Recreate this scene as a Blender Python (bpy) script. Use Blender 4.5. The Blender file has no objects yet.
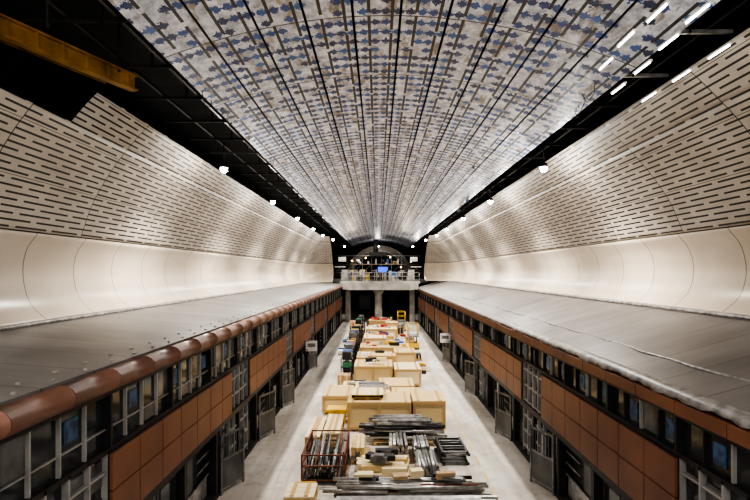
import bpy, math, random
from mathutils import Vector, Matrix
random.seed(7)
S=bpy.context.scene
# ---------------------------------------------------------------- materials
def newmat(name):
    m=bpy.data.materials.new(name); m.use_nodes=True
    nt=m.node_tree; b=nt.nodes['Principled BSDF']
    return m,nt,b
def N(nt,t,**k):
    n=nt.nodes.new(t)
    for a,v in k.items(): setattr(n,a,v)
    return n
def M(nt,op,a,b=None,c=None):
    n=N(nt,'ShaderNodeMath',operation=op)
    for i,v in enumerate((a,b,c)):
        if v is None: continue
        if isinstance(v,(int,float)): n.inputs[i].default_value=v
        else: nt.links.new(v,n.inputs[i])
    return n.outputs[0]
def mixc(nt,f,a,b):
    n=N(nt,'ShaderNodeMix',data_type='RGBA')
    for i,v in ((0,f),(6,a),(7,b)):
        if isinstance(v,(int,float)): n.inputs[i].default_value=v
        elif isinstance(v,tuple): n.inputs[i].default_value=(*v,1)
        else: nt.links.new(v,n.inputs[i])
    return n.outputs[2]
def ramp(nt,fac,stops):
    n=N(nt,'ShaderNodeValToRGB'); nt.links.new(fac,n.inputs[0])
    e=n.color_ramp.elements
    while len(e)<len(stops): e.new(.5)
    for i,(p,c) in enumerate(stops):
        e[i].position=p; e[i].color=(*c,1)
    return n.outputs[0]
def noise(nt,scale,detail=4,vec=None,rough=.5):
    n=N(nt,'ShaderNodeTexNoise'); n.inputs['Scale'].default_value=scale
    n.inputs['Detail'].default_value=detail; n.inputs['Roughness'].default_value=rough
    if vec is None:
        vec=N(nt,'ShaderNodeTexCoord').outputs['Object']
    nt.links.new(vec,n.inputs['Vector']); return n.outputs['Fac']
def scaled(nt,src,sc):
    m=N(nt,'ShaderNodeMapping'); m.inputs['Scale'].default_value=sc
    nt.links.new(src,m.inputs['Vector']); return m.outputs[0]
def simple(name,col,rough=.6,metal=0,var=.15,scale=3,bump=0):
    m,nt,b=newmat(name)
    f=noise(nt,scale)
    c2=tuple(max(0,x*(1-var*1.6)) for x in col); c3=tuple(min(1,x*(1+var)) for x in col)
    c=ramp(nt,f,[(.3,c2),(.7,c3)])
    nt.links.new(c,b.inputs['Base Color'])
    b.inputs['Roughness'].default_value=rough; b.inputs['Metallic'].default_value=metal
    return m
def emis(name,col,st):
    m,nt,b=newmat(name); b.inputs['Base Color'].default_value=(*col,1)
    b.inputs['Emission Color'].default_value=(*col,1); b.inputs['Emission Strength'].default_value=st
    return m
def uvsep(nt):
    uv=N(nt,'ShaderNodeUVMap'); s=N(nt,'ShaderNodeSeparateXYZ'); nt.links.new(uv.outputs[0],s.inputs[0])
    return uv.outputs[0],s.outputs[0],s.outputs[1]
def slots(nt,u,v,pitch,w,per,L):
    vr=M(nt,'DIVIDE',v,pitch); row=M(nt,'FLOOR',vr)
    off=M(nt,'FRACT',M(nt,'MULTIPLY',row,.5))
    a=M(nt,'LESS_THAN',M(nt,'ABSOLUTE',M(nt,'SUBTRACT',M(nt,'FRACT',vr),.5)),w/2)
    uu=M(nt,'FRACT',M(nt,'ADD',M(nt,'DIVIDE',u,per),off))
    b=M(nt,'LESS_THAN',uu,L)
    return M(nt,'MULTIPLY',a,b)
def joint(nt,u,per,w):
    return M(nt,'LESS_THAN',M(nt,'FRACT',M(nt,'DIVIDE',u,per)),w/per)

def m_vault():
    m,nt,b=newmat('perforated_panel'); uv,u,v=uvsep(nt)
    s=slots(nt,u,v,.150,.30,1.25,.84)
    j=M(nt,'MAXIMUM',joint(nt,u,3.75,.025),joint(nt,v,1.2,.012))
    n=noise(nt,.8,5)
    base=ramp(nt,n,[(.3,(.45,.40,.345)),(.7,(.61,.555,.485))])
    c=mixc(nt,M(nt,'MAXIMUM',s,j),base,(.014,.012,.011))  # slots are not cut; the dark inside the openings is painted on
    nt.links.new(c,b.inputs['Base Color']); b.inputs['Roughness'].default_value=.5
    return m
def m_cream():
    m,nt,b=newmat('cream_panel'); uv,u,v=uvsep(nt)
    j=joint(nt,u,2.0,.03)
    n=noise(nt,.5,4)
    base=ramp(nt,n,[(.3,(.62,.53,.42)),(.7,(.76,.675,.56))])
    c=mixc(nt,j,base,(.2,.15,.10))
    nt.links.new(c,b.inputs['Base Color']); b.inputs['Roughness'].default_value=.28
    return m
def m_ceil():
    m,nt,b=newmat('film_covered_ceiling_panel'); uv,u,v=uvsep(nt)
    PV=.2325
    s=slots(nt,u,v,PV*2,.14,1.5,.9)
    nb=noise(nt,1.2,5,vec=uv)
    nf=noise(nt,1.0,6,vec=scaled(nt,uv,(.8,2.6,1)),rough=.65)
    film=ramp(nt,nf,[(.38,(0,0,0)),(.46,(1,1,1))])
    nw=noise(nt,3.0,6,vec=uv,rough=.7)
    filmc=ramp(nt,nw,[(.32,(.25,.26,.31)),(.48,(.60,.62,.70)),(.62,(.92,.93,1.0))])
    base=ramp(nt,nb,[(.3,(.25,.20,.165)),(.7,(.40,.34,.29))])
    c=mixc(nt,film,base,filmc)
    P=.42
    vv=M(nt,'DIVIDE',v,PV)
    rowi=M(nt,'FLOOR',vv)
    ush=M(nt,'DIVIDE',u,P)
    du=M(nt,'ABSOLUTE',M(nt,'SUBTRACT',M(nt,'FRACT',ush),.5))
    dv=M(nt,'ABSOLUTE',M(nt,'SUBTRACT',M(nt,'FRACT',vv),.5))
    wob=M(nt,'MULTIPLY',M(nt,'SUBTRACT',noise(nt,20,3,vec=uv),.5),.8)
    dia=M(nt,'LESS_THAN',M(nt,'ADD',M(nt,'ADD',du,M(nt,'MULTIPLY',dv,.55)),wob),.33)
    wn=N(nt,'ShaderNodeTexWhiteNoise',noise_dimensions='2D')
    cu=N(nt,'ShaderNodeCombineXYZ'); nt.links.new(M(nt,'FLOOR',ush),cu.inputs[0]); nt.links.new(rowi,cu.inputs[1])
    nt.links.new(cu.outputs[0],wn.inputs['Vector'])
    on=M(nt,'GREATER_THAN',wn.outputs['Value'],.22)
    dm=M(nt,'MULTIPLY',dia,on)
    bc=ramp(nt,wn.outputs['Value'],[(.15,(.008,.018,.07)),(.6,(.015,.05,.21)),(1,(.04,.13,.40))])
    c=mixc(nt,dm,c,bc)
    c=mixc(nt,M(nt,'MAXIMUM',s,joint(nt,u,3.0,.035)),c,(.010,.009,.010))  # slot openings painted near-black, their shade is in the colour
    nt.links.new(c,b.inputs['Base Color']); b.inputs['Roughness'].default_value=.36
    bp=N(nt,'ShaderNodeBump'); bp.inputs['Strength'].default_value=.3; bp.inputs['Distance'].default_value=.05
    nt.links.new(noise(nt,6,3,vec=uv),bp.inputs['Height']); nt.links.new(bp.outputs[0],b.inputs['Normal'])
    return m
def m_roof(name,col):
    m,nt,b=newmat(name); uv,u,v=uvsep(nt)
    n=noise(nt,1.0,6,vec=scaled(nt,uv,(1,.4,1)))
    base=ramp(nt,n,[(.3,tuple(x*.7 for x in col)),(.7,tuple(x*1.2 for x in col))])
    c=mixc(nt,joint(nt,u,1.2,.03),base,tuple(x*.35 for x in col))
    c=mixc(nt,M(nt,'MULTIPLY',joint(nt,M(nt,'ADD',u,1),.3,.02),.35),c,tuple(x*.55 for x in col))
    nt.links.new(c,b.inputs['Base Color']); b.inputs['Roughness'].default_value=.42; b.inputs['Metallic'].default_value=.15
    return m
def m_floor():
    m,nt,b=newmat('dusty_concrete')
    tc=N(nt,'ShaderNodeTexCoord').outputs['Object']
    n1=noise(nt,.35,8,rough=.65); n2=noise(nt,3,6); 
    n3=noise(nt,.8,5,vec=scaled(nt,tc,(2.5,.25,1)))
    c=ramp(nt,n1,[(.3,(.46,.42,.37)),(.5,(.62,.58,.53)),(.7,(.74,.70,.65))])
    c=mixc(nt,M(nt,'MULTIPLY',M(nt,'GREATER_THAN',n2,.60),.3),c,(.28,.25,.21))
    c2=ramp(nt,n3,[(.35,(.60,.56,.52)),(.6,(1,1,1))])
    mx=N(nt,'ShaderNodeMix',data_type='RGBA',blend_type='MULTIPLY'); mx.inputs[0].default_value=.7
    nt.links.new(c,mx.inputs[6]); nt.links.new(c2,mx.inputs[7])
    nt.links.new(mx.outputs[2],b.inputs['Base Color']); b.inputs['Roughness'].default_value=.6
    return m
def m_wood(name,a,bc):
    m,nt,b=newmat(name)
    tc=N(nt,'ShaderNodeTexCoord').outputs['Object']
    n=noise(nt,2,6,vec=scaled(nt,tc,(1,4,9)),rough=.6); n2=noise(nt,.7,2)
    c=mixc(nt,n,a,bc); c=mixc(nt,M(nt,'MULTIPLY',n2,.25),c,tuple(x*.6 for x in a))
    nt.links.new(c,b.inputs['Base Color']); b.inputs['Roughness'].default_value=.7
    return m
VAULT=m_vault(); CREAM=m_cream(); CEIL=m_ceil(); FLOOR=m_floor()
ROOFL=m_roof('grey_roof_sheet',(.20,.19,.185)); ROOFR=m_roof('grey_roof_cover',(.19,.175,.17))
PLY=m_wood('plywood',(.76,.58,.31),(.62,.44,.21)); PLYD=m_wood('timber_batten',(.46,.30,.125),(.58,.39,.18))
PALE=m_wood('pale_pine',(.88,.75,.50),(.74,.60,.35))
BROWN=simple('terracotta_panel',(.23,.095,.052),.42,0,.18,.8)
COPE=simple('terracotta_coping',(.23,.115,.08),.42,.1,.15,1)
DARK=simple('dark_void',(.012,.011,.011),.9)
DMET=simple('dark_metal',(.035,.034,.036),.45,.4)
GMET=simple('grey_steel',(.26,.26,.26),.4,.6,.3,5)
LMET=simple('galvanised_steel',(.55,.54,.52),.35,.7,.25,5)
WFR=simple('light_window_frame',(.40,.39,.375),.4,.2)
GLASS=simple('dark_glass',(.03,.035,.04),.08,0)
PGLASS=simple('pale_glazing',(.13,.13,.128),.15,0,.5,2)
BLUE=simple('blue_film',(.045,.105,.20),.4,0,.9,7)
DOORG=simple('grey_door',(.11,.11,.105),.4,.3,.3,2)
CONC=simple('precast_concrete',(.38,.36,.33),.8,0,.2,1.5)
DCONC=simple('rock_lining',(.02,.019,.018),.9,0,.3,1)
YEL=simple('yellow_paint',(.75,.48,.04),.45)
OCH=simple('ochre_steel',(.30,.15,.02),.55,0,.4,2)
WHITE=simple('white_board',(.8,.8,.78),.5)
CARD=simple('cardboard',(.50,.34,.19),.85)
RUST=simple('rusty_steel',(.20,.08,.05),.7,.2,.4,6)
RED=simple('red_paint',(.5,.04,.03),.5)
BLK=simple('black_plastic',(.02,.02,.022),.5)
FILM=simple('clear_film',(.30,.285,.27),.4,0,.4,6)
FILMW=simple('loose_white_film',(.7,.7,.74),.35,0,.3,6)
BLU2=simple('blue_plastic',(.03,.12,.45),.4)
GRN=simple('green_plastic',(.05,.20,.10),.5)
LEDW=emis('led_lens',(1,.98,.95),80); GLOW=emis('slot_glow',(1,.98,.94),8)
SCRB=emis('blue_screen_glow',(.05,.12,.9),1.2); WARMP=emis('warm_lamp',(1,.6,.25),14)
# ---------------------------------------------------------------- mesh builder
class MB:
    def __init__(s,name,mats,loc=(0,0,0)):
        s.name=name;s.mats=mats;s.v=[];s.f=[];s.m=[];s.sm=[];s.loc=Vector(loc)
    def mi(s,m):
        if m not in s.mats: s.mats.append(m)
        return s.mats.index(m)
    def box(s,x0,x1,y0,y1,z0,z1,m,R=None,piv=None):
        if x0>x1:x0,x1=x1,x0
        if y0>y1:y0,y1=y1,y0
        o=len(s.v)
        pts=[Vector(p) for p in ((x0,y0,z0),(x1,y0,z0),(x1,y1,z0),(x0,y1,z0),(x0,y0,z1),(x1,y0,z1),(x1,y1,z1),(x0,y1,z1))]
        if R is not None:
            pv=Vector(piv) if piv else Vector(((x0+x1)/2,(y0+y1)/2,z0))
            pts=[pv+R@(p-pv) for p in pts]
        s.v+=pts
        for f in ((0,3,2,1),(4,5,6,7),(0,1,5,4),(1,2,6,5),(2,3,7,6),(3,0,4,7)):
            s.f.append(tuple(o+i for i in f)); s.m.append(s.mi(m)); s.sm.append(False)
    def cyl(s,p0,p1,r,m,n=8,r2=None):
        p0=Vector(p0);p1=Vector(p1);d=(p1-p0).normalized()
        a=d.orthogonal().normalized();b=d.cross(a);o=len(s.v); r2=r if r2 is None else r2
        for p,rr in((p0,r),(p1,r2)):
            for i in range(n):
                t=2*math.pi*i/n; s.v.append(p+(a*math.cos(t)+b*math.sin(t))*rr)
        mi=s.mi(m)
        for i in range(n):
            j=(i+1)%n; s.f.append((o+i,o+j,o+n+j,o+n+i)); s.m.append(mi); s.sm.append(True)
        s.f.append(tuple(o+i for i in range(n))[::-1]); s.m.append(mi); s.sm.append(False)
        s.f.append(tuple(o+n+i for i in range(n))); s.m.append(mi); s.sm.append(False)
    def done(s,bevel=0,parent=None):
        me=bpy.data.meshes.new(s.name)
        me.from_pydata([tuple(p) for p in s.v],[],s.f)
        for m in s.mats: me.materials.append(m)
        me.polygons.foreach_set('material_index',s.m); me.polygons.foreach_set('use_smooth',s.sm)
        me.update()
        o=bpy.data.objects.new(s.name,me); S.collection.objects.link(o)
        if parent: o.parent=parent
        if bevel:
            md=o.modifiers.new('bevel','BEVEL'); md.width=bevel; md.segments=2; md.limit_method='ANGLE'
        return o
def empty(name):
    e=bpy.data.objects.new(name,None); S.collection.objects.link(e); return e
H=6.0; XL=-4.3; XR=4.8; YEND=60.0; YV=55.0; Y0=-4.0
def smoothsec(pts,n):
    out=[]; P=[Vector(p) for p in pts]; P=[2*P[0]-P[1]]+P+[2*P[-1]-P[-2]]
    for i in range(1,len(P)-2):
        for k in range(n):
            t=k/n; a,b,c,d=P[i-1],P[i],P[i+1],P[i+2]
            out.append(.5*((2*b)+(c-a)*t+(2*a-5*b+4*c-d)*t*t+(3*b-a-3*c+d)*t**3))
    out.append(P[-2]); return out
def sweep(name,sec,mat,ys,pivot=None,thick=.04,parent=None,arc=12,jit=None,voff=0,smooth=True):
    v=[];f=[];uv=[]
    st=[(y,0,y) for y in ys]
    if pivot is not None:
        for k in range(1,arc+1): st.append((ys[-1],math.pi/2*k/arc,ys[-1]+6*math.pi/2*k/arc))
    L=[voff]
    for a,b in zip(sec,sec[1:]): L.append(L[-1]+(Vector(b)-Vector(a)).length)
    for (y,a,u) in st:
        for i,(x,z) in enumerate(sec):
            if a>0:
                r=x-pivot; xx=pivot+r*math.cos(a); yy=y+abs(r)*2.2*math.sin(a)
            else: xx=x;yy=y
            zz=z+H
            if jit: dx,dz=jit(u,L[i],i); xx+=dx; zz+=dz
            v.append((xx,yy,zz)); uv.append((u+50,L[i]+20.4))
    n=len(sec)
    for j in range(len(st)-1):
        for i in range(n-1):
            f.append((j*n+i,j*n+i+1,(j+1)*n+i+1,(j+1)*n+i))
    me=bpy.data.meshes.new(name); me.from_pydata(v,[],f); me.materials.append(mat)
    ul=me.uv_layers.new(name='UVMap')
    for l in me.loops: ul.data[l.index].uv=uv[l.vertex_index]
    me.polygons.foreach_set('use_smooth',[smooth]*len(f)); me.update()
    o=bpy.data.objects.new(name,me); S.collection.objects.link(o)
    if parent: o.parent=parent
    if thick:
        md=o.modifiers.new('thickness','SOLIDIFY'); md.thickness=thick; md.offset=0
    return o
def frange(a,b,st):
    r=[];x=a
    while x<b-1e-6: r.append(x); x+=st
    r.append(b); return r
# ---------------------------------------------------------------- shell
YB=104
mb=MB('floor',[FLOOR]); mb.box(-10,10.6,-8,YB,-.3,0,FLOOR); mb.done()
mb=MB('wall_left',[DCONC]); mb.box(-10.3,-10,-8,YB,-.3,12.6,DCONC); mb.done()
mb=MB('wall_right',[DCONC]); mb.box(10.6,10.9,-8,YB,-.3,12.6,DCONC); mb.done()
mb=MB('wall_back',[DCONC]); mb.box(-10,10.6,YB,YB+.3,-.3,12.6,DCONC); mb.done()
mb=MB('wall_front',[CONC]); mb.box(-10,10.6,-8.3,-8,-.3,12.6,CONC); mb.done()
ceiling=empty('ceiling')
mb=MB('rock_soffit',[DCONC]); mb.box(-10,10.6,-8,YB,12.2,12.6,DCONC); mb.done(parent=ceiling)
def cz(x): 
    t=(x+4.3)/9.5
    return 4.3*(1-t)+4.1*t+0.95*4*t*(1-t)
NS=10; W=9.5/NS
for i in range(NS):
    a=-4.3+i*W+.026; b=-4.3+(i+1)*W-.026
    sec=[(a+(b-a)*k/3,cz(a+(b-a)*k/3)) for k in range(4)]
    sweep('ceiling_panel_strip',sec,CEIL,frange(-2,88,6),thick=.03,parent=ceiling,voff=i*.93,smooth=False)
mb=MB('ceiling_support_frame',[DMET])
for y in frange(-1,80,2.0):
    mb.box(-6.4,-4.1,y,y+.05,H+4.5,H+4.56,DARK); mb.box(5.0,6.4,y,y+.06,H+4.3,H+4.37,LMET if y<12 else DARK)
    mb.box(-5.0,-4.96,y,y+.04,H+4.5,H+6.2,DARK); mb.box(5.6,5.64,y,y+.04,H+4.3,H+6.2,DARK)
for x in(-4.7,-5.6): mb.box(x,x+.07,-2,80,H+4.56,H+4.63,DMET)
for x in(5.4,5.9): mb.box(x,x+.06,-2,80,H+4.37,H+4.44,DMET)
mb.done(parent=ceiling)
mb=MB('hanging_film_and_cables',[FILMW])
for k in range(46):
    side=random.random(); y=random.uniform(8,46)
    if side<.4: x=random.uniform(-4.35,-4.0)
    elif side<.8: x=random.uniform(4.8,5.2)
    else: x=random.uniform(-3.5,4.5)
    z=H+cz(x)-.02
    if k%3:
        w=random.uniform(.1,.45)
        mb.box(x,x+w*.4,y,y+w,z-.012,z,random.choice([FILMW,FILM,BLUE]) if k%5 else FILMW,Matrix.Rotation(random.uniform(-1.2,-.3),3,random.choice('XY')))
    else:
        px=x;pz=z;py=y
        for q in range(5):
            nx=px+random.uniform(-.05,.05); nz=z-.28*math.sin(math.pi*(q+1)/5); ny=py+.14
            mb.cyl((px,py,pz),(nx,ny,nz),.009,BLK,5); px,py,pz=nx,ny,nz
mb.done(parent=ceiling)
SL=dict(
 cove=smoothsec([(-7.9,-1.23),(-8.38,-.75),(-8.55,-.1),(-8.48,.5),(-8.2,.93)],4),
 vault=smoothsec([(-8.19,.95),(-7.85,1.9),(-7.3,2.85),(-6.72,3.6),(-6.3,4.05)],6),
 roof=[(XL-.02,-1.52),(-5.5,-1.43),(-6.7,-1.33),(-7.9,-1.23)])
SR=dict(
 cove=smoothsec([(8.2,-1.06),(8.7,-.6),(8.87,0.0),(8.75,.62),(8.42,1.06)],4),
 vault=smoothsec([(8.41,1.08),(8.0,2.0),(7.35,2.9),(6.7,3.6),(6.2,4.08)],6),
 roof=[(XR+.02,-1.98),(5.9,-1.68),(7.0,-1.38),(8.2,-1.06)])
roofobjs={}
for side,SD,px,rm in(('left',SL,-5.5,ROOFL),('right',SR,5.7,ROOFR)):
    e=empty('vault_lining_'+side); roofobjs[side]=e
    sweep('cream_cove_panels',SD['cove'],CREAM,frange(Y0,YV,4),pivot=px,parent=e,arc=24)
    vs=SD['vault']; k=2*(len(vs)-1)//3
    lo=vs[:k+1]; hi=vs[k:]
    Llo=sum((Vector(b)-Vector(a)).length for a,b in zip(lo,lo[1:]))
    sweep('perforated_panel_lower_rows',lo,VAULT,frange(Y0,YV,3.75),pivot=px,parent=e,thick=.012,arc=24)
    sweep('perforated_panel_top_row',hi,VAULT,frange(11.25 if side=='left' else Y0,YV,3.75),pivot=px,parent=e,voff=Llo,thick=.012,arc=24)
    sweep('canopy_roof_sheet',SD['roof'],rm,frange(Y0,YEND+3,4),parent=e,thick=.05,smooth=False)
    b=Vector(SD['cove'][0]); s=1 if side=='left' else -1
    sweep('gutter_lip',[(b.x+s*.14,b.y+.02),(b.x+s*.12,b.y+.08),(b.x+s*.02,b.y+.10)],FILM,frange(Y0,YV,4),parent=e,thick=.02)
def jf(u,v,i):
    a=math.sin(u*2.1)+math.sin(u*6.3+1)+math.sin(u*15.7+2)
    return ((.012*a if i>1 else .0),(.012*a if i==3 else 0))
sweep('protective_film_edge',[(5.0,-1.90),(4.92,-1.925),(4.80,-1.95),(4.77,-2.03)],FILM,frange(Y0,YEND,.12),thick=.008,jit=jf,parent=roofobjs['right'])
def jf2(u,v,i):
    a=math.sin(u*1.1)+math.sin(u*3.3+1)
    return (.03*a,.006*math.sin(u*8+i)*(i==1))
sweep('protective_film_fold',[(5.75,-1.695),(5.71,-1.685),(5.68,-1.72)],FILM,frange(Y0,34,.2),thick=.008,jit=jf2,parent=roofobjs['right'])
# ---------------------------------------------------------------- side buildings
def building(side):
    s=1 if side=='left' else -1; X=XL if side=='left' else XR
    if side=='left': zb,zw,zt,zc=1.88,3.15,4.05,4.46
    else: zb,zw,zt,zc=1.75,3.08,3.68,3.98
    x=lambda t: X+s*t
    root=empty('platform_building_'+side)
    m=MB('structure',[DARK])
    m.box(x(-.45),x(-3.4),Y0,YEND,0,zc-.1,DARK)
    m.box(x(-.02),x(-.45),Y0,YEND,zw-.06,zw+.02,DMET)
    m.box(x(-.02),x(-.45),Y0,YEND,zt-.03,zt+.05,DMET)
    m.box(x(0.02),x(-.45),Y0,YEND,zb-.16,zb,DMET)
    m.box(x(0.05),x(-.3),Y0,YEND,0,.12,DCONC)
    m.done(parent=root)
    c=MB('coping',[COPE])
    for y in frange(Y0,YEND-1.2,1.2)[:-1]:
        if side=='left':
            n=8; o=len(c.v); zc0=(zt+.05+zc)/2; r=(zc-zt-.05)/2
            for yy in(y+.008,y+1.192):
                for i in range(n+1):
                    t=-math.pi/2+math.pi*i/n
                    c.v.append(Vector((x(-.02+.22*math.cos(t)),yy,zc0+r*math.sin(t))))
                c.v.append(Vector((x(-.35),yy,zc))); c.v.append(Vector((x(-.35),yy,zt+.05)))
            k=n+3
            for i in range(k):
                j=(i+1)%k; c.f.append((o+i,o+j,o+k+j,o+k+i)); c.m.append(0); c.sm.append(i<n)
            c.f.append(tuple(o+i for i in range(k))); c.m.append(0); c.sm.append(False)
            c.f.append(tuple(o+k+i for i in range(k))[::-1]); c.m.append(0); c.sm.append(False)
        else:
            c.box(x(.06),x(-.35),y+.012,y+1.188,zt+.05,zc-.04,BROWN)
    c.done(parent=root)
    segs=[]; y=-.6
    while y<YEND:
        segs.append((y,min(y+6.6,YEND),True)); 
        if y+6.6<YEND: segs.append((y+6.6,min(y+8.6,YEND),False))
        y+=8.6
    segs.insert(0,(Y0,-.6,False))
    p=MB('terracotta_panels',[BROWN]); w=MB('windows',[WFR])
    for a,b,brown in segs:
        if b-a<.3: continue
        if brown:
            n=max(1,round((b-a)/.95)); d=(b-a)/n; hh=(zw-.06-zb)/2
            for i in range(n):
                for j in range(2):
                    p.box(x(.05),x(-.1),a+i*d+.012,a+(i+1)*d-.012,zb+j*hh+.01,zb+(j+1)*hh-.01,BROWN)
            p.box(x(.0),x(-.3),a,b,zb,zw-.06,DARK)
        else:
            w.box(x(-.12),x(-.16),a,b,zb,zw,GLASS)
            n=4; d=(b-a)/n
            for i in range(n+1): w.box(x(-.02),x(-.12),a+i*d-.02,a+i*d+.02,.12,zw,WFR)
            for k in range(6): 
                z=.3+k*.5
                if z<zw-.1: w.box(x(-.03),x(-.12),a,b,z-.015,z+.02,WFR)
            for i in range(n):
                for z in(zb+.1,zb+.7):
                    q=random.random()
                    if q<.2: w.box(x(-.10),x(-.119),a+i*d+.06,a+(i+1)*d-.06,z,z+.4,BLUE)
                    elif q<.7: w.box(x(-.10),x(-.119),a+i*d+.03,a+(i+1)*d-.03,z,z+.42,PGLASS)
    n=int((YEND-Y0)/.6); d=(YEND-Y0)/n
    w.box(x(-.12),x(-.16),Y0,YEND,zw+.02,zt-.03,GLASS)
    for i in range(n):
        y=Y0+i*d
        w.box(x(-.06),x(-.13),y-.016,y+.016,zw+.02,zt-.03,WFR if (side=='left' or i%2==0) else DMET)
        if i%4==0: w.box(x(.0),x(-.13),y-.03,y+.03,zw+.02,zt-.03,DMET)
        if side=='left':
            w.box(x(-.08),x(-.13),y,y+d,zw+.30,zw+.32,WFR)
            if i%3==0: w.box(x(-.10),x(-.12),y+.14,y+d-.14,zw+.42,zt-.16,BLUE)
            elif i%3==1 and random.random()<.6: w.box(x(-.10),x(-.12),y+.04,y+d-.04,zw+.04,zw+.29,PGLASS)
            elif random.random()<.5: w.box(x(-.10),x(-.12),y+.04,y+d-.04,zw+.34,zt-.05,PGLASS)
        else:
            if i%2==0: w.box(x(-.10),x(-.12),y+.18,y+d-.16,zw+.13,zt-.15,BLUE)
            elif random.random()<.4: w.box(x(-.10),x(-.12),y+.04,y+d-.04,zw+.05,zt-.06,PGLASS)
    p.done(bevel=.008,parent=root); w.done(parent=root)
    g=MB('screen_doors',[DMET])
    y=Y0; i=0
    while y<YEND-1:
        g.box(x(.03),x(-.3),y,y+.16,.12,zb-.16,DMET)
        r=random.random()
        dl=2.15
        g.box(x(-.3),x(-.34),y+.16,y+dl,.12,zb-.16,DMET)
        k=i%3
        if k==0:
            for q in(0,1):
                a=y+.22+q*.98; g.box(x(-.16),x(-.21),a,a+.92,.14,zb-.2,DOORG)
                g.box(x(-.14),x(-.16),a+.12,a+.8,.9,zb-.35,GLASS)
                g.box(x(-.10),x(-.16),a+.06,a+.09,.75,1.15,LMET)
        elif k==1:
            g.box(x(-.2),x(-.24),y+.2,y+dl-.05,.14,.62,LMET)
            g.box(x(-.2),x(-.23),y+.3,y+1.1,.7,zb-.3,DOORG)
            for z in(.7,1.0,1.3): g.box(x(-.12),x(-.15),y+1.15,y+dl-.1,z,z+.04,GMET)
        else:
            g.box(x(-.18),x(-.22),y+.2,y+dl-.1,.14,zb-.18,GLASS)
            g.box(x(-.14),x(-.18),y+.9,y+.96,.14,zb-.18,GMET)
            if r<.6: g.box(x(-.05),x(-.12),y+1.2,y+1.7,.3,1.2,GMET)
        y+=dl; i+=1
    g.done(parent=root)
    return root
bl=building('left'); br=building('right')
mb=MB('roof_edge_clips',[LMET])
for y in frange(5,50,.75):
    mb.box(XL-.42,XL-.37,y,y+.04,H-1.50,H-1.44,LMET); mb.box(XL-.15,XL-.1,y+.3,y+.34,H-1.52,H-1.46,LMET)
mb.done(parent=bl)
def gate(xh,yh,ang,s):
    g=MB('open_gate',[DOORG]); R=Matrix.Rotation(ang,3,'Z')
    pv=(xh,yh,0); L=1.0
    for a in(0,L-.05): g.box(xh+s*a,xh+s*(a+.05),yh-.025,yh+.025,.0,1.6,GMET,R,pv)
    for z in(.1,.9,1.54): g.box(xh,xh+s*L,yh-.02,yh+.02,z,z+.06,GMET,R,pv)
    g.box(xh+s*.05,xh+s*(L-.05),yh-.008,yh+.008,.15,.9,DOORG,R,pv)
    for k in range(8): 
        a=.1+k*.11; g.box(xh+s*a,xh+s*(a+.015),yh-.008,yh+.008,.95,1.55,GMET,R,pv)
    g.done()
for y in(13.4,17.7,22.0,30.6): gate(XL+.08,y,math.radians(68),1)
for y in(13.4,17.7,24.2,32.8): gate(XR-.08,y,math.radians(-70),-1)
def sign(xw,y,s):
    g=MB('projecting_sign',[WHITE])
    g.box(xw,xw+s*.25,y,y+.05,1.98,2.03,DMET); g.box(xw,xw+s*.25,y,y+.05,1.50,1.55,DMET)
    g.box(xw+s*.1,xw+s*.75,y+.0,y+.06,1.45,2.05,WHITE); g.box(xw+s*.2,xw+s*.65,y-.01,y+.0,1.7,1.9,GMET)
    g.done()
for y in(28.7,):
    sign(XL+.05,y,1); sign(XR-.05,y+3.5,-1)
mb=MB('trim_floor_line',[YEL])
for k in range(14): mb.box(3.15,3.2,12+k*1.2,12.7+k*1.2,0,.004,YEL)
mb.done()
mb=MB('ochre_gantry_beam',[OCH])
a=Vector((-6.5,8.3,H+4.0)); b=Vector((-5.6,11.5,H+4.15)); d=(b-a).normalized()
R=Vector((0,1,0)).rotation_difference(d).to_matrix()
L=(b-a).length
for z0,z1,w in((0,.04,.2),(.32,.36,.2),(.04,.32,.03)): mb.box(a.x-w/2,a.x+w/2,a.y-1.0,a.y+L,a.z+z0,a.z+z1,OCH,R,a)
for k in range(8):
    y=a.y-.8+k*.55; mb.box(a.x-.09,a.x+.09,y,y+.02,a.z+.04,a.z+.32,OCH,R,a)
mb.box(a.x-.45,a.x-.41,a.y-1.0,a.y+L-.4,a.z+.1,a.z+.3,OCH,R,a)
for yy in(9.0,11.0):
    mb.cyl((-5.95 if yy<10 else -5.7,yy,H+4.4),(-5.95 if yy<10 else -5.7,yy,H+6.2),.03,DMET)
mb.done()
# ---------------------------------------------------------------- end structure
e=empty('concourse_bridge')
m=MB('slab',[CONC])
m.box(-4.2,4.7,58,60.2,H-2.05,H-1.35,CONC); m.box(-3.6,4.1,57.6,58,H-2.1,H-1.15,CONC)
m.box(-4.4,4.9,58.1,60.2,H-1.35,H-1.1,CONC)
m.box(-4.1,4.6,60.2,96,H-1.9,H-1.15,CONC)
m.done(.03,parent=e)
m=MB('columns',[CONC])
for y in(59.2,66,74): m.cyl((.05,y,0),(.05,y,H-2.05),.45,CONC,20)
for x in(-3.6,4.1): m.box(x-.3,x+.3,60,60.6,0,H-1.95,CONC)
m.cyl((0.05,59.2,H-2.6),(0.05,59.2,H-2.05),.45,CONC,20,.8)
m.done(parent=e)
m=MB('guardrail',[LMET])
for z in(.15,.6,1.05): m.cyl((-4.3,58.3,H-1.1+z),(4.8,58.3,H-1.1+z),.025,LMET)
for k in range(15): m.cyl((-4.3+k*.65,58.3,H-1.1),(-4.3+k*.65,58.3,H-.05),.025,LMET)
m.done(parent=e)
m=MB('scaffold_tower',[GMET])
for x in(-3.5,-2.2,-.9,.5,1.9,3.3):
    for y in(70,72): m.cyl((x,y,H-1.15),(x,y,H+2.6),.045,GMET)
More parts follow.
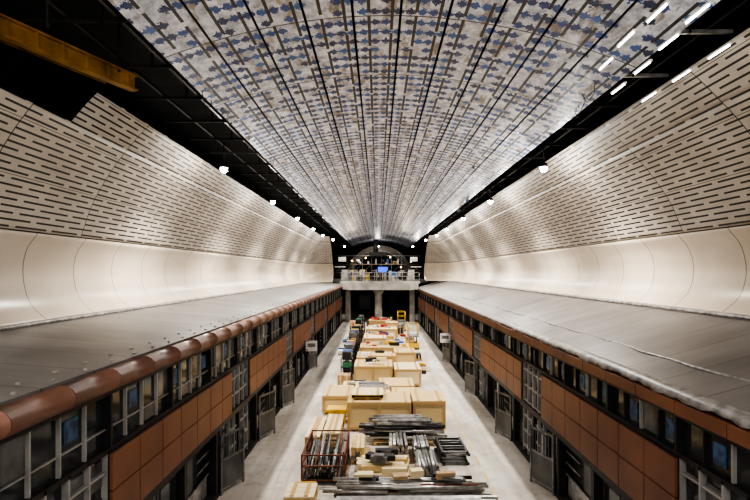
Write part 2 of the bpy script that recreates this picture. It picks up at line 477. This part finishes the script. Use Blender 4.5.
for z in(-.1,1.1,2.3):
    for y in(70,72): m.cyl((-6,y,H+z),(6,y,H+z),.04,LMET)
for k in range(5): m.cyl((-3.5+k*1.36,70,H-.1),(-2.2+k*1.36,70,H+1.1),.03,GMET)
m.box(-3.5,3.3,70,72,H+1.04,H+1.1,PLYD)
for s_ in(-1,1):
    for q in(0,.5,1.0): m.cyl((s_*(6.2-q*.3),66,H-1.2+q),(s_*(2.4-q*.3),73,H+2.2+q),.06,DMET,6)
    m.box(s_*4.6,s_*6.6,66,66.4,H-1.4,H-.9,GMET); m.box(s_*4.2,s_*5.6,64.5,65,H+.6,H+.75,LMET)
    m.box(s_*3.9,s_*4.7,64.5,65,H-1.15,H+.3,LMET); m.box(s_*4.3,s_*5.3,67,67.6,H+1.4,H+2.0,GMET)
m.cyl((-.3,68,H+2.6),(-.3,68,H+4.4),.35,DMET,12); m.box(-1.2,1.2,67.5,69,H+2.2,H+2.7,DMET)
m.done(parent=e)
m=MB('site_equipment',[BLU2])
cols=[BLU2,YEL,WHITE,GMET,PLY,GMET,DMET,DMET,BLK,LMET,BLK,LMET,CONC,WHITE]
for k in range(90):
    x=random.uniform(-4.0,3.8); y=random.uniform(61,68); w=random.uniform(.15,.6); h=random.uniform(.2,1.5)
    m.box(x,x+w,y,y+w,H-1.15,H-1.15+h,random.choice(cols))
for k in range(16):
    x=random.uniform(-3.4,2.9); w=random.uniform(.2,.6); m.box(x,x+w,70.4,71,H+1.1,H+1.1+random.uniform(.2,.8),random.choice(cols))
m.box(-.1,1.3,61.8,61.86,H-.1,H+.72,DMET); m.box(.1,.16,61.8,61.86,H-1.15,H-.1,DMET); m.box(1.1,1.16,61.8,61.86,H-1.15,H-.1,DMET); m.box(0,1.2,61.78,61.8,H+.0,H+.62,SCRB)
m.done(parent=e)
m=MB('site_lamp_string',[WARMP])
for x,z in((-4.4,-.2),(-3.6,1.5),(-1.7,1.9),(3.2,.6),(4.6,1.4),(1.7,2.0)): 
    m.cyl((x,69.7,H+z),(x,69.7,H+z+.14),.08,WARMP,8); m.cyl((x,69.7,H+z+.14),(x,69.7,H+2.5),.015,DMET,5)
m.cyl((-5.0,69.7,H+2.5),(5.0,69.7,H+2.5),.03,DMET)
m.done(parent=e)
for x,y,z,en in((-2.5,64.5,1.7,150),(2.7,64.5,1.7,150)):
    l=bpy.data.lights.new('deck_fill_light','POINT'); l.energy=en; l.color=(1,.85,.62); l.shadow_soft_size=.1  # added warm fill without a fixture, brightens the deck equipment
    o=bpy.data.objects.new('deck_fill_light',l); o.location=(x,y,H+z); S.collection.objects.link(o)
m=MB('tunnel_portal',[CREAM])
n=32; cx=.25
for r0,r1,y0,y1,mat in((5.6,4.8,84.4,85.2,CREAM),(4.8,4.6,85.2,96,GMET)):
    o=len(m.v)
    for (r,y) in((r0,y0),(r1,y0),(r1,y1)):
        for i in range(n+1):
            t=math.pi*i/n; m.v.append(Vector((cx+r*math.cos(t),y,H-1.1+max(0,r*math.sin(t)))))
    for k in range(2):
        for i in range(n):
            m.f.append((o+k*(n+1)+i,o+k*(n+1)+i+1,o+(k+1)*(n+1)+i+1,o+(k+1)*(n+1)+i)); m.m.append(m.mi(mat)); m.sm.append(k==1)
m.done(parent=e)
m=MB('passage_wall',[DCONC]); m.box(-4.3,4.8,84,84.3,0,H-1.9,DCONC)
m.box(-3,-1.2,80,80.1,0,2.4,GMET); m.box(1.4,3,80,80.1,0,2.4,DOORG)
m.done(parent=e)
# ---------------------------------------------------------------- luminaires
def led(x,y,z,en,sp):
    m=MB('floodlight',[DMET])
    m.cyl((x,y,z+.12),(x,y,z+.26),.16,DMET,14,.10); m.cyl((x,y,z+.26),(x,y,H+4.5),.02,DMET,6)
    m.cyl((x,y,z+.02),(x,y,z+.12),.105,LEDW,14,.12)
    m.cyl((x,y,z-.03),(x,y,z+.02),.055,LEDW,14,.105)
    m.done(parent=ceiling)
    l=bpy.data.lights.new('floodlight_source','POINT'); l.energy=en; l.shadow_soft_size=.15; l.color=(1,.96,.90)
    o=bpy.data.objects.new('floodlight_source',l); o.location=(x,y,z-.3); S.collection.objects.link(o)
    l=bpy.data.lights.new('floodlight_beam','SPOT'); l.energy=sp; l.shadow_soft_size=.15; l.color=(1,.94,.84)
    l.spot_size=math.radians(135); l.spot_blend=.7
    o=bpy.data.objects.new('floodlight_beam',l); o.location=(x,y,z-.12); S.collection.objects.link(o)
for i,y in enumerate((17.2,25.2,33,41,48)):
    led(-5.3,y,H+3.45,125,1650); led(5.6,y-.3,H+3.42,125,1650)
led(-4.9,54.5,H+3.45,130,1500); led(5.2,54.5,H+3.42,130,1500)
led(-4.4,66,H+3.3,120,700); led(4.6,66,H+3.3,120,700); led(0,79,H+4.0,100,500)  # extra floodlights added to light the far opening
led(-5.3,1.2,H+3.45,150,450); led(5.6,1,H+3.42,180,450)
m=MB('ceiling_glow_strips',[GLOW])  # glowing strips stand in for white reflections and lit slots by the ceiling edge
for x,y,z in((4.9,7.4,3.95),(4.98,8.3,3.93),(5.06,9.3,3.9),(5.13,10.4,3.9),(6.05,8.6,3.9),(6.05,9.7,3.9),(6.05,10.9,3.9),(4.4,8.6,4.12),(4.5,9.6,4.1),(4.45,7.7,4.12)):
    m.cyl((x,y,H+z),(x,y+.55,H+z),.012,GLOW); m.box(x-.03,x+.03,y-.03,y+.58,H+z+.02,H+z+.05,WHITE)
m.done(parent=ceiling)
def area(x,y,z,sx,sy,en,rot=(0,0,0),col=(1,.95,.88)):
    l=bpy.data.lights.new('fill_light','AREA'); l.shape='RECTANGLE'; l.size=sx; l.size_y=sy; l.energy=en; l.color=col
    o=bpy.data.objects.new('fill_light',l); o.location=(x,y,z); o.rotation_euler=rot; S.collection.objects.link(o)
area(0,-3,H+2.0,6,2,460,(math.radians(103),0,0))  # unseen soft fill added behind the camera for general brightness
w=bpy.data.worlds.new('world'); S.world=w; w.use_nodes=True
w.node_tree.nodes['Background'].inputs[0].default_value=(.03,.03,.035,1)
# ---------------------------------------------------------------- stored goods
def crate(x0,x1,y0,y1,z0,h,mat=PLY,rot=0,name='wooden_crate',parent=None):
    g=MB(name,[mat]); R=Matrix.Rotation(rot,3,'Z'); pv=((x0+x1)/2,(y0+y1)/2,z0)
    B=lambda *a: g.box(*a,R,pv)
    sk=.09; t=.035; w=.1
    for k in range(3):
        a=x0+.05+(x1-x0-.2)*k/2; B(a,a+.1,y0+.02,y1-.02,z0,z0+sk,PLYD)
    zb=z0+sk; zt=z0+h
    B(x0+t,x1-t,y0+t,y1-t,zb,zt-t,mat)
    for (a,b) in((y0,y0+t),(y1-t,y1)):
        B(x0,x1,a,b,zb,zb+w,PLYD); B(x0,x1,a,b,zt-w-t,zt-t,PLYD)
        n=max(1,round((x1-x0)/1.2))
        for k in range(n+1):
            c=x0+(x1-x0-w)*k/n; B(c,c+w,a,b,zb+w,zt-w-t,PLYD)
    for (a,b) in((x0,x0+t),(x1-t,x1)):
        B(a,b,y0+t,y1-t,zb,zb+w,PLYD); B(a,b,y0+t,y1-t,zt-w-t,zt-t,PLYD)
        for c in(y0+t,y1-t-w): B(a,b,c,c+w,zb+w,zt-w-t,PLYD)
    n=max(2,round((y1-y0)/.3)); d=(y1-y0)/n
    for k in range(n): B(x0,x1,y0+k*d+.010,y0+(k+1)*d-.010,zt-t,zt,mat)
    for c in(x0+.15,x1-.25): B(c,c+.1,y0+.03,y1-.03,zt,zt+.02,PLYD)
    return g.done(.004,parent)
def pallet(g,x0,x1,y0,y1,z0):
    for k in range(3):
        a=x0+(x1-x0-.1)*k/2; g.box(a,a+.1,y0,y1,z0,z0+.1,PLYD)
    n=max(3,int((y1-y0)/.16)); d=(y1-y0)/n
    for k in range(n): g.box(x0,x1,y0+k*d,y0+k*d+d*.7,z0+.1,z0+.125,PLY)
def bundle(name,x0,x1,y0,y1,z0,h,axis,r,mats,pal=True,jit=.02,kind='pipe',split=0,parent=None):
    g=MB(name,[mats[0]])
    if pal: pallet(g,x0,x1,y0,y1,z0); z0+=.125
    z=z0+r
    while z<z0+h:
        a=(x0 if axis=='y' else y0)+r
        while a<(x1 if axis=='y' else y1)-r:
            j=[random.uniform(-jit,jit)*4 for _ in range(4)]; mt=random.choice(mats)
            if axis=='y': p,q=(a+j[0]*.3,y0+j[2],z),(a+j[1]*.3,y1+j[3],z)
            else:
                p,q=[x0+j[2]*2,a+j[0]*.3,z],[x1+j[3]*2,a+j[1]*.3,z]
                if split and random.random()<split:
                    if random.random()<.5: q[0]=x0+(x1-x0)*random.uniform(.35,.75)
                    else: p[0]=x0+(x1-x0)*random.uniform(.25,.6)
            if kind=='pipe': g.cyl(p,q,r*.95,mt,8)
            else:
                if axis=='y': g.box(a-r*.9,a+r*.9,p[1],q[1],z-r*.9,z+r*.9,mt,Matrix.Rotation(j[0]*.3,3,'Z'))
                else: g.box(p[0],q[0],a-r*.9,a+r*.9,z-r*.9,z+r*.9,mt,Matrix.Rotation(j[0]*.15,3,'Z'))
            a+=2*r
        z+=1.9*r
    return g.done(parent=parent)
def smallpile(x0,x1,y0,y1,z0,n,mats,parent=None,name='loose_materials_pile'):
    g=MB(name,[mats[0]])
    for k in range(n):
        L=random.uniform(.2,.7); w=random.uniform(.08,.3); h=random.uniform(.05,.22)
        x=random.uniform(x0,max(x0,x1-L)); y=random.uniform(y0,y1-w)
        g.box(x,x+L,y,y+w,z0,z0+h,random.choice(mats),Matrix.Rotation(random.uniform(-.5,.5),3,'Z'))
    g.done(parent=parent)
MX=[GMET,LMET,DMET,BLK,CARD,RED,BLU2,WHITE,PALE,YEL]
st=bundle('steel_section_stack',-1.1,2.65,12.95,13.75,0,.34,'x',.055,[GMET,LMET,DMET,LMET,RUST,CONC,GMET],True,.045,split=.5)
smallpile(-.9,2.3,13.0,13.7,.5,9,[GMET,PALE,BLK,LMET,CARD],st)
bundle('aluminium_profile_stack',-1.0,2.8,11.6,12.5,0,.3,'x',.05,[LMET,GMET,DMET],True,.04,'box')
crate(-2.35,-1.6,12.4,13.25,0,.42,PALE)
g=MB('yellow_tray',[YEL]); g.box(-2.3,-1.7,13.45,13.8,0,.04,YEL)
for a in((-2.3,-2.26,13.45,13.8),(-1.74,-1.7,13.45,13.8),(-2.26,-1.74,13.45,13.49),(-2.26,-1.74,13.76,13.8)): g.box(*a,.04,.22,YEL)
g.done()
ps=bundle('plank_stack',-.6,.85,14.05,15.3,0,.36,'x',.09,[PALE,PLY,PALE],True,.015,'box',split=.3)
smallpile(-.5,.7,14.2,15.1,.56,6,[GMET,LMET,PLY,BLK],ps)
bundle('conduit_bundle',1.15,1.85,14.15,15.45,0,.35,'y',.05,[GMET,LMET,LMET])
bundle('pipe_bundle',.35,1.0,15.65,16.9,0,.42,'y',.06,[LMET,GMET])
bundle('pipe_bundle',1.15,1.75,15.75,16.9,0,.36,'y',.05,[GMET,LMET,LMET])
g=MB('black_formwork_frames',[BLK]); 
for k in range(5):
    z=.0+k*.09; r=Matrix.Rotation(random.uniform(-.08,.2),3,'Z'); pv=(2.4,16.2,z)
    for a in(1.95,2.72): g.box(a,a+.07,15.5,16.9,z,z+.07,BLK,r,pv)
    for q in range(6): g.box(1.95,2.79,15.55+q*.25,15.6+q*.25,z,z+.06,BLK if q%2 else GMET,r,pv)
g.done()
g=MB('steel_stillage_cage',[RUST])
x0,x1,y0,y1=-2.15,-.95,14.1,16.3
for x in(x0,x1):
    for y in(y0,(y0+y1)/2,y1): g.box(x-.025,x+.025,y-.025,y+.025,0,.85,RUST)
for z in(.1,.5,.81):
    for x in(x0,x1): g.box(x-.02,x+.02,y0,y1,z,z+.04,RUST)
    for y in(y0,y1): g.box(x0,x1,y-.02,y+.02,z,z+.04,RUST)
for k in range(14):
    y=y0+(y1-y0)*k/14
    for x in(x0,x1): g.box(x-.008,x+.008,y,y+.015,.1,.82,RUST)
g.box(x0,x1,y0,y1,.06,.1,DMET)
for k in range(40):
    x=random.uniform(x0+.1,x1-.12); g.cyl((x,y0+.1,.16+random.random()*.35),(x+random.uniform(-.05,.05),y1-.1,.2+random.random()*.6),.03,random.choice([GMET,LMET,GMET,RUST,LMET,BLK]),6)
g.done()
crate(-2.45,-1.95,16.7,19.0,0,.5,PALE); crate(-1.88,-1.3,16.9,19.2,0,.55,PALE)
bundle('timber_stack',-.85,-.3,15.6,16.9,0,.4,'y',.07,[PALE,PLY,GMET],True,.01,'box')
tb=bundle('scaffold_tube_pile',-.15,1.9,17.25,18.3,0,.5,'x',.055,[DMET,GMET,LMET,GMET,BLK],True,.07,split=.4)
bundle('grating_stack',.1,1.7,17.35,18.2,.68,.16,'x',.04,[LMET,GMET],False,.06,'box',parent=tb)
c=crate(-1.15,1.25,18.75,20.4,0,1.12); crate(1.32,2.55,18.8,20.5,0,1.15,PLY)
crate(-1.0,.2,19.0,20.2,1.14,.2,PALE,name='crate_lid',parent=c)
g=MB('yellow_tub',[YEL]); 
g.box(-2.0,-1.3,19.8,20.4,0,.05,YEL)
for a in((-2.0,-1.95,19.8,20.4),(-1.35,-1.3,19.8,20.4),(-1.95,-1.35,19.8,19.85),(-1.95,-1.35,20.35,20.4)): g.box(*a,.05,.5,YEL)
g.box(-2.04,-1.26,19.76,20.44,.48,.56,YEL); g.done(.01)
crate(-2.35,-1.1,21.0,23.0,0,.8,PLY); c=crate(-1.0,.5,21.1,22.9,0,.95,PALE); crate(.6,1.9,21.0,22.8,0,.75,PLY)
bundle('cable_tray_stack',-.85,.25,21.4,22.7,.97,.1,'x',.05,[LMET,GMET],False,.04,'box',parent=c)
c=crate(-1.7,-.1,23.4,25.0,0,.55,PALE); smallpile(-1.5,-.3,23.6,24.8,.57,7,[GMET,BLK,PALE,LMET],c)
crate(.05,1.7,23.3,25.1,0,.7,PLY)
c=crate(-1.25,.75,25.9,27.9,0,1.12,PLY); smallpile(-.9,.6,26.2,27.6,1.14,9,[GMET,WHITE,BLK,PALE],c)
crate(.85,2.25,26.0,28.0,0,.95,PALE); crate(-.6,1.0,28.1,29.0,0,1.3,PLY)
def boxpile(x0,y0,w,d,lv,mats,name='cardboard_box_stack'):
    g=MB(name,[mats[0]]); z=0
    pallet(g,x0,x0+w,y0,y0+d,0); z=.125
    for l in range(lv):
        h=random.uniform(.22,.34); x=x0
        while x<x0+w-.15:
            ww=min(random.uniform(.28,.5),x0+w-x); r=random.uniform(0,.05)
            g.box(x+.01,x+ww-.01,y0+r,y0+d-r,z,z+h-random.uniform(0,.04),random.choice(mats)); 
            g.box(x+ww/2-.03,x+ww/2+.03,y0+r-.003,y0+r,z+.02,z+h-.05,PALE); x+=ww
        z+=h
    g.done(.005)
boxpile(-2.1,25.7,.75,.8,2,[CARD,PLYD]); boxpile(-2.1,23.5,.3,.7,1,[WHITE,CARD])
smallpile(-2.0,-1.3,20.6,20.95,0,3,[WHITE,YEL]); smallpile(2.1,2.9,21.5,24.5,0,6,[PALE,BLK,GMET]); smallpile(2.4,3.2,29,32,0,8,[YEL,BLK,PALE,GMET,CARD]); smallpile(-3.0,-2.2,38,46,0,12,MX); smallpile(2.0,3.2,43.5,47,0,9,MX)
def rack(x0,y0,w,d,h):
    g=MB('storage_rack',[DMET])
    for x in(x0,x0+w):
        for y in(y0,y0+d): g.box(x-.025,x+.025,y-.025,y+.025,0,h,DMET)
    for k in range(3):
        z=.15+k*(h-.2)/2; g.box(x0,x0+w,y0,y0+d,z,z+.03,DMET)
        y=y0+.05
        while y<y0+d-.3:
            b=random.uniform(.2,.4); g.box(x0+.06,x0+w-.06,y,y+b,z+.03,z+.03+random.uniform(.15,.4),random.choice([BLK,DMET,RED,BLU2,CARD,GMET,WHITE,DMET,GRN,YEL])); y+=b+.05
    g.done()
rack(-2.05,27.8,.6,1.6,1.2); rack(-2.05,29.9,.6,1.9,1.4); rack(-2.1,32.4,.6,1.8,1.2); rack(-2.1,34.8,.6,1.8,1.5); rack(-2.1,37.6,.65,1.8,1.3); rack(-2.0,40.4,.6,2,1.3)
rack(-2.0,43.3,.6,2,1.5); rack(-1.9,46.5,.6,2,1.5)
c=crate(-1.3,.9,30.0,32.0,0,.9,PALE); smallpile(-1.1,.7,30.3,31.7,.92,9,MX,c); crate(1.0,2.3,30.2,32,0,1.15,PLY)
c=crate(-1.2,2.1,33.2,35.2,0,1.0,PLY); smallpile(-.9,1.9,33.4,35,1.02,14,MX,c)
crate(-1.0,.6,36,37.8,0,1.25,PALE); c=crate(.7,2.0,36.2,37.8,0,.8,PLY); smallpile(.8,1.8,36.4,37.6,.82,6,MX,c)
c=crate(-1.1,1.2,39,41,0,1.0,PLY); smallpile(-.9,1.0,39.2,40.8,1.02,10,MX,c)
c=crate(-1.0,1.6,42.2,44,0,1.2,PALE); smallpile(-.8,1.4,42.4,43.8,1.22,9,MX,c)
crate(-.9,.6,45.2,47,0,1.0,PLY); crate(.7,1.8,45.4,47,0,1.4,PLY)
c=crate(-.9,1.2,48.4,50,0,1.3,PLYD); smallpile(-.8,1.0,48.6,49.8,1.32,9,MX,c)
bundle('pipe_bundle',-1.0,1.4,50.5,52,0,.9,'x',.1,[DMET,GMET,RUST]); boxpile(.3,52.6,1.2,1,4,[CARD,BLK,GMET])
boxpile(-1.2,52.8,1.2,1,3,[BLK,BLU2,GMET]); boxpile(-.8,54.6,1.4,1,3,[BLK,RED,GMET])
def lift(x,y):
    g=MB('scissor_lift',[YEL])
    g.box(x,x+.8,y,y+1.6,.18,.5,YEL)
    for a in(x-.04,x+.74):
        for b in(y+.15,y+1.2): g.cyl((a,b+.1,.17),(a+.1,b+.1,.17),.17,BLK,12)
    for k in range(3):
        z=.5+k*.16
        for a in(x+.08,x+.68):
            g.cyl((a,y+.1,z),(a,y+1.5,z+.16),.025,GMET,6); g.cyl((a,y+1.5,z),(a,y+.1,z+.16),.025,GMET,6)
    g.box(x,x+.8,y,y+1.6,.98,1.06,GMET)
    for a in(x+.02,x+.78):
        for b in(y+.03,y+.8,y+1.57): g.cyl((a,b,1.06),(a,b,1.95),.02,YEL,6)
        for z in(1.5,1.95): g.cyl((a,y+.03,z),(a,y+1.57,z),.02,YEL,6)
    for b in(y+.03,y+1.57):
        for z in(1.5,1.95): g.cyl((x+.02,b,z),(x+.78,b,z),.02,YEL,6)
    g.done()
lift(2.35,38.5); lift(2.0,50.5)
boxpile(2.3,41,.7,.9,2,[YEL,CARD]); boxpile(2.6,33.8,.4,.8,1,[BLK,YEL]); boxpile(1.9,47.5,.6,.9,3,[BLK,GMET]); boxpile(-2.9,51,.7,.9,3,[CARD,BLK,RED]); boxpile(-2.9,36,.5,.8,1,[CARD,WHITE])
# ---------------------------------------------------------------- camera
cam=bpy.data.cameras.new('camera'); cam.lens=24; cam.sensor_width=36; cam.clip_start=.05; cam.clip_end=300
cam.shift_x=-3/750; cam.shift_y=22/750
co=bpy.data.objects.new('camera',cam); co.location=(0,0,H); co.rotation_euler=(math.radians(90),0,0)
S.collection.objects.link(co); S.camera=co
try:
    S.view_settings.view_transform='AgX'; S.view_settings.look='AgX - High Contrast'; S.view_settings.exposure=0.38
except Exception as ex: print(ex)
